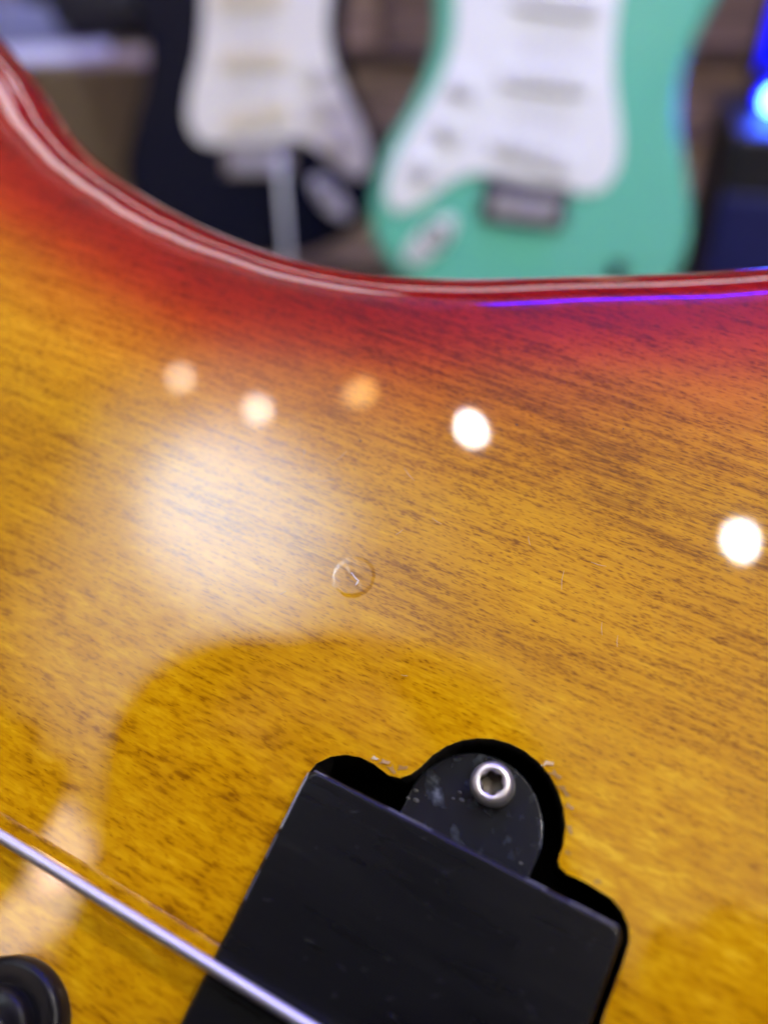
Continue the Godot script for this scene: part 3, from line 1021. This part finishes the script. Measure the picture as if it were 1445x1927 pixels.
func shelf_things() -> void:
	# cardboard box at the left, with papers and a dark bag on it
	var c := spot(175, 128, 1.22)
	var card := mat(lin(0.155, 0.112, 0.060), 0.8)
	var o := thing("cardboard_box", "brown cardboard box with papers on top, left of the black guitar", "box", Transform3D(Basis(), c + Vector3(-0.02, -0.30, -0.14)))
	var mb := MB.new()
	box(mb, Vector3(0.36, 0.30, 0.28), Vector3.ZERO, 0.003)
	part("carton", mb, card, o)
	for k in 2:
		mb = MB.new()
		box(mb, Vector3(0.357, 0.003, 0.138), Vector3(0, 0.3002, -0.070 + 0.140 * k), 0.001, Basis(Vector3.RIGHT, deg_to_rad(1.2 if k == 0 else -1.2)))
		part("flap", mb, mat(lin(0.42, 0.34, 0.27), 0.75), o)
	var top := c.y + 0.006
	mb = MB.new()
	box(mb, Vector3(0.155, 0.004, 0.085), Vector3.ZERO, 0.001, Basis(Vector3.UP, deg_to_rad(14)))
	var pp := part("paper_sheets", mb, mat(lin(0.74, 0.77, 0.90), 0.7), self)
	pp.position = Vector3(spot(100, 95, 1.25).x, top, c.z - 0.048)
	tag(pp, "white paper lying on the cardboard box at its front edge", "paper")
	mb = MB.new()
	box(mb, Vector3(0.16, 0.05, 0.11), Vector3.ZERO, 0.008, Basis(Vector3.UP, deg_to_rad(22)))
	var bk := part("folder", mb, mat(lin(0.22, 0.24, 0.36), 0.6), self)
	bk.position = Vector3(spot(10, 40, 1.29).x, top, c.z - 0.14)
	tag(bk, "grey blue folder on the cardboard box at the top left corner", "folder")
	mb = MB.new()
	lathe(mb, [[0.0, 0.0], [0.085, 0.0], [0.11, 0.02], [0.115, 0.05], [0.10, 0.09], [0.06, 0.12], [0.0, 0.125]], Transform3D(Basis(Vector3(1.2, 0, 0), Vector3(0, 0, -0.7), Vector3(0, 1, 0)), Vector3.ZERO), 28)
	var bag := part("bag", mb, mat(lin(0.012, 0.012, 0.012), 0.7), self)
	bag.position = Vector3(spot(200, 40, 1.28).x, top + 0.004, c.z - 0.175)
	tag(bag, "soft black bag behind the papers on the cardboard box", "bag")
	# black speaker cabinet at the right, its blue light painted on the front
	c = spot(1482, 440, 0.9)
	o = thing("speaker", "black speaker cabinet under the stage lamp, blue light painted on its front", "speaker", Transform3D(Basis(Vector3.UP, deg_to_rad(-10)), c + Vector3(0.035, -0.25, -0.12)))
	mb = MB.new()
	box(mb, Vector3(0.16, 0.33, 0.16), Vector3.ZERO, 0.006)
	part("cabinet", mb, mat(lin(0.012, 0.012, 0.016), 0.5), o)
	mb = MB.new()
	box(mb, Vector3(0.158, 0.15, 0.006), Vector3(0, 0.12, 0.080), 0.002)
	part("painted_glow_panel", mb, mat(lin(0.010, 0.014, 0.10), 0.5), o)  # blue light of the stage lamp put into the panel colour
	# the bench that all this stands on
	mb = MB.new()
	box(mb, Vector3(3.0, 0.50, 0.55), Vector3(0, 0.0, -1.16), 0.004)
	tag(part("display_bench", mb, mat(lin(0.10, 0.07, 0.05), 0.6), self), "low brown wooden bench under the guitars in the back", "bench")


func guitar_stand(gt: Transform3D, label: String) -> void:
	var o := thing("guitar_stand", label, "guitar stand", gt)
	var rub := mat(lin(0.006, 0.007, 0.007), 0.7)
	var mb := MB.new()
	tube(mb, PackedVector3Array([Vector3(0.092, -0.02, 0.016), Vector3(0.096, -0.06, 0.012), Vector3(0.10, -0.10, -0.01), Vector3(0.10, -0.11, -0.08)]), 0.008, 12)
	part("front_hook", mb, rub, o)
	mb = MB.new()
	tube(mb, PackedVector3Array([Vector3(-0.092, -0.085, 0.016), Vector3(-0.096, -0.10, 0.012), Vector3(-0.10, -0.12, -0.01), Vector3(-0.10, -0.11, -0.08)]), 0.008, 12)
	part("front_hook", mb, rub, o)
	mb = MB.new()
	tube(mb, PackedVector3Array([Vector3(-0.10, -0.11, -0.08), Vector3(0.10, -0.11, -0.08)]), 0.008, 10)
	part("crossbar", mb, rub, o)
	mb = MB.new()
	tube(mb, PackedVector3Array([Vector3(0, -0.11, -0.08), Vector3(0, -0.34, -0.08)]), 0.010, 10)
	part("post", mb, rub, o)

# ------------------------------------------------------------------ the photographer, seen only as the dark mirror image in the lacquer
# bones: [a, b, radius at a, radius at b] in the camera's axes, mm (x right, y down, z ahead)
func flesh(mb: MB, bones: Array, cell: float, blend: float, to_world: Transform3D) -> void:
	var lo := Vector3(1e9, 1e9, 1e9)
	var hi := -lo
	for b in bones:
		for e in 2:
			var r: float = b[2 + e] + blend + cell * 2.0
			lo = lo.min(b[e] - Vector3(r, r, r))
			hi = hi.max(b[e] + Vector3(r, r, r))
	var nx := int((hi.x - lo.x) / cell) + 2
	var ny := int((hi.y - lo.y) / cell) + 2
	var nz := int((hi.z - lo.z) / cell) + 2
	var d := PackedFloat32Array()
	d.resize(nx * ny * nz)
	d.fill(1000.0)
	for b in bones:
		var a: Vector3 = b[0]
		var e: Vector3 = b[1]
		var ra: float = b[2]
		var rb: float = b[3]
		var pad := maxf(ra, rb) + blend + cell * 2.0
		var p0 := ((a.min(e) - Vector3(pad, pad, pad) - lo) / cell).max(Vector3.ZERO)
		var p1 := ((a.max(e) + Vector3(pad, pad, pad) - lo) / cell)
		var ae := e - a
		var l2 := maxf(ae.length_squared(), 1e-6)
		for k in range(int(p0.z), mini(int(p1.z) + 1, nz)):
			for j in range(int(p0.y), mini(int(p1.y) + 1, ny)):
				for i in range(int(p0.x), mini(int(p1.x) + 1, nx)):
					var p := lo + Vector3(i, j, k) * cell
					var t := clampf((p - a).dot(ae) / l2, 0.0, 1.0)
					var s := p.distance_to(a + ae * t) - lerpf(ra, rb, t)
					var q := (k * ny + j) * nx + i
					var o := d[q]
					var h := maxf(blend - absf(o - s), 0.0) / blend
					d[q] = minf(o, s) - h * h * blend * 0.25
	var id := {}
	var corner := [0, 1, nx, nx + 1, nx * ny, nx * ny + 1, nx * ny + nx, nx * ny + nx + 1]
	var edges := [[0, 1], [2, 3], [4, 5], [6, 7], [0, 2], [1, 3], [4, 6], [5, 7], [0, 4], [1, 5], [2, 6], [3, 7]]
	for k in nz - 1:
		for j in ny - 1:
			for i in nx - 1:
				var q := (k * ny + j) * nx + i
				var m := 0
				for c in 8:
					if d[q + corner[c]] < 0.0:
						m += 1
				if m == 0 or m == 8:
					continue
				var sum := Vector3.ZERO
				var cnt := 0
				for ed in edges:
					var d0: float = d[q + corner[ed[0]]]
					var d1: float = d[q + corner[ed[1]]]
					if (d0 < 0.0) != (d1 < 0.0):
						var f := d0 / (d0 - d1)
						var c0 := Vector3(ed[0] & 1, (ed[0] >> 1) & 1, ed[0] >> 2)
						var c1 := Vector3(ed[1] & 1, (ed[1] >> 1) & 1, ed[1] >> 2)
						sum += c0.lerp(c1, f)
						cnt += 1
				var g := Vector3(d[q + 1] + d[q + nx + 1] - d[q] - d[q + nx], d[q + nx] + d[q + nx + 1] - d[q] - d[q + 1], d[q + nx * ny] + d[q + nx * ny + 1] - d[q] - d[q + 1])
				id[q] = mb.vert(to_world * (lo + (Vector3(i, j, k) + sum / cnt) * cell), to_world.basis * g)
	var strides := [1, nx, nx * ny]
	for q in id:
		for ax in 3:
			var o1: int = strides[(ax + 1) % 3]
			var o2: int = strides[(ax + 2) % 3]
			if (d[q] < 0.0) != (d[q + strides[ax]] < 0.0) and id.has(q - o1) and id.has(q - o2) and id.has(q - o1 - o2):
				mb.quad(id[q], id[q - o1], id[q - o1 - o2], id[q - o2])


func hand(wrist: Vector3, along: Vector3, thumb: Vector3, palm_out: Vector3, curl: float) -> Array:
	var f := along.normalized()
	var s := (thumb - f * thumb.dot(f)).normalized()
	var o := palm_out.normalized()
	var out := []
	for k in 4:
		var base := wrist + f * 48 + s * (26 - 18 * k)
		out.append([wrist + s * (16 - 11 * k), base + f * 38, 12.5, 10.5])
		var p := base + f * 38
		var dir := f
		var ln: float = [44, 49, 45, 36][k]
		for j in 3:
			dir = (dir + o * curl).normalized()
			var e: Vector3 = p + dir * ln * [0.48, 0.30, 0.24][j]
			out.append([p, e, 9.3 - j * 0.8, 8.6 - j * 0.9])
			p = e
	var tb := wrist + f * 22 + s * 26
	out.append([wrist + f * 8 + s * 12, tb, 13, 12])
	var t1 := tb + (f * 0.75 + s * 0.75).normalized() * 40
	out.append([tb, t1, 12, 10])
	out.append([t1, t1 + (f + s * 0.15 + o * curl).normalized() * 30, 9.8, 8.0])
	return out


func photographer() -> void:
	var fwd := Vector3(0, -sin(pitch), -cos(pitch))
	var down := Vector3(0, -cos(pitch), sin(pitch))
	var w := Transform3D(Basis(Vector3(MM, 0, 0), down * MM, fwd * MM), eye)
	var o := thing("person", "person in dark clothes bending over the guitar and holding the phone", "person")
	var head := Vector3(-104, -82, -128)
	var dn := Vector3(0, 0.766, 0.643)     # down in the room
	var bk := Vector3(0, 0.643, -0.766)    # away from the guitars
	var neck := head + dn * 130 + bk * 60
	var chest := neck + dn * 190 + bk * 70
	var hip := neck + dn * 470 + bk * 110
	var sl := neck + dn * 60 + bk * 20 + Vector3(-185, 0, 0)
	var sr := neck + dn * 60 + bk * 20 + Vector3(185, 0, 0)
	var el := sl + Vector3(-110, 150, 60)
	var er := sr + Vector3(70, 210, 40)
	var wl := Vector3(-246, 36, -50)
	var wr := Vector3(72, 112, -38)
	var skin := mat(lin(0.36, 0.21, 0.15), 0.55)
	var mb := MB.new()
	var fd := Vector3(0, 0.97, 0.24)     # down the face
	var ff := Vector3(0, -0.24, 0.97)    # where the face looks
	var bones := [[head - fd * 18, head + fd * 35 + ff * 15, 78, 66], [head + fd * 30 + ff * 28, head + fd * 72 + ff * 36, 58, 40], [head + fd * 24 + ff * 78, head + fd * 42 + ff * 92, 8, 11], [head + fd * 56 + ff * 74, head + fd * 60 + ff * 76, 14, 12], [head + fd * 50 - ff * 20, neck + dn * 40, 54, 58], [head + Vector3(-79, 0, 0) + fd * 12, head + Vector3(-81, 0, 0) + fd * 42, 12, 10], [head + Vector3(79, 0, 0) + fd * 12, head + Vector3(81, 0, 0) + fd * 42, 12, 10]]
	flesh(mb, bones, 7.0, 22.0, w)
	flesh(mb, hand(wl, Vector3(0.28, -1.0, 0.05), Vector3(-0.8, 0.3, 0.2), Vector3(0.4, 0.0, 0.5), 0.12) + [[wl + Vector3(-15, 60, -5), wl, 29, 27]], 4.5, 9.0, w)
	flesh(mb, hand(wr, Vector3(-0.25, -1.0, 0.0), Vector3(-0.8, -0.2, -0.4), Vector3(-0.3, 0.0, -0.6), 0.14) + [[wr + (er - wr) * 0.15, wr, 30, 28]], 4.5, 9.0, w)
	part("body", mb, skin, o)
	mb = MB.new()
	flesh(mb, [[Vector3(-160, -128, -124), Vector3(-66, -112, -124), 54, 54], [head - ff * 25 - fd * 10, head - ff * 40 + fd * 30, 88, 80], [head + Vector3(-72, 0, 0) - fd * 10, head + Vector3(-80, 0, 0) + fd * 45 - ff * 10, 30, 22], [head + Vector3(70, 0, 0) - fd * 10, head + Vector3(72, 0, 0) + fd * 40 - ff * 10, 30, 26]], 9.0, 20.0, w)
	part("hair", mb, mat(lin(0.012, 0.010, 0.009), 0.6), o)
	mb = MB.new()
	flesh(mb, [[neck + dn * 30 + bk * 20, chest, 85, 150], [chest + Vector3(-60, 0, 0), hip + Vector3(-45, 0, 0), 125, 125], [chest + Vector3(60, 0, 0), hip + Vector3(45, 0, 0), 125, 125], [neck + dn * 40, sl, 70, 72], [neck + dn * 40, sr, 70, 72], [sl, el, 70, 54], [el, wl + (el - wl) * 0.14, 54, 38], [sr, er, 70, 54], [er, wr + (er - wr) * 0.14, 54, 38]], 15.0, 40.0, w)
	part("jacket", mb, mat(lin(0.012, 0.012, 0.015), 0.85), o)
	mb = MB.new()
	for s in [-1, 1]:
		var hp: Vector3 = hip + Vector3(80 * s, 0, 0) + dn * 60
		var kn: Vector3 = hp + Vector3(60 * s, 0, 0) - bk * 400 + dn * 40
		flesh(mb, [[hip + dn * 20, hp, 120, 105], [hp, kn, 92, 66], [kn, kn + dn * 430 + bk * 40, 64, 46]], 16.0, 30.0, w)
	part("trousers", mb, mat(lin(0.02, 0.022, 0.03), 0.9), o)
	mb = MB.new()
	plate(mb, rrect(-68, -16, 12, 146, 11, 6), -10.0, -1.5, 2.5, 2.5, w, 3)
	var ph := part("case", mb, mat(lin(0.01, 0.01, 0.011), 0.4), thing("phone", "black phone that takes the photograph", "phone"))
	mb = MB.new()
	plate(mb, rrect(-63, -11, 7, 141, 8, 5), -10.6, -10.05, 0.2, 0.1, w, 2)
	part("screen", mb, mat(lin(0.02, 0.02, 0.025), 0.15), ph.get_parent())


func _ready() -> void:
	rng.seed = 7
	var cam := Camera3D.new()
	cam.name = "camera"
	var at := CameraAttributesPhysical.new()
	at.frustum_focal_length = 12.0 / (963.5 / 1677.0)
	at.frustum_near = 0.01
	at.frustum_far = 40.0
	at.frustum_focus_distance = 0.113
	at.exposure_aperture = 5.1
	cam.attributes = at
	cam.fov = rad_to_deg(2.0 * atan(963.5 / 1677.0))
	cam.near = 0.01
	cam.far = 40.0
	add_child(cam)
	cam.position = eye
	cam.rotation = Vector3(-pitch, 0, 0)
	cam.current = true
	var we := WorldEnvironment.new()
	we.name = "environment"
	var env := Environment.new()
	env.background_mode = Environment.BG_COLOR
	env.background_color = Color(0, 0, 0)
	env.tonemap_mode = Environment.TONE_MAPPER_LINEAR
	env.tonemap_exposure = 1.0
	env.sdfgi_enabled = true
	env.ssao_enabled = true
	env.ssil_enabled = true
	we.environment = env
	add_child(we)

	lights()
	blue_lights()
	room()
	front_guitar()
	var chrome := mat(lin(0.66, 0.67, 0.70), 0.25, 1.0)
	var dark := mat(lin(0.10, 0.09, 0.11), 0.35, 0.8)
	var lean := deg_to_rad(-16.0)
	var gt := Transform3D(Basis.from_euler(Vector3(lean, deg_to_rad(-4), deg_to_rad(-5))), spot(995, 432, 0.89))
	shop_guitar("shop_guitar", "seafoam green left-handed guitar with white pickguard", lin(0.12, 0.45, 0.325), lin(0.72, 0.74, 0.78), lin(0.70, 0.72, 0.76), -1.0, gt, false, dark)
	guitar_stand(gt, "black stand with a rubber hook against the lower right of the green guitar")
	var bt := Transform3D(Basis.from_euler(Vector3(lean, 0, deg_to_rad(0))), spot(476, 338, 1.12))
	shop_guitar("shop_guitar", "black guitar with white pickguard and cream pickup covers", lin(0.005, 0.006, 0.013), lin(0.72, 0.70, 0.63), lin(0.74, 0.66, 0.46), 1.0, bt, true, chrome)
	shelf_things()
	photographer()
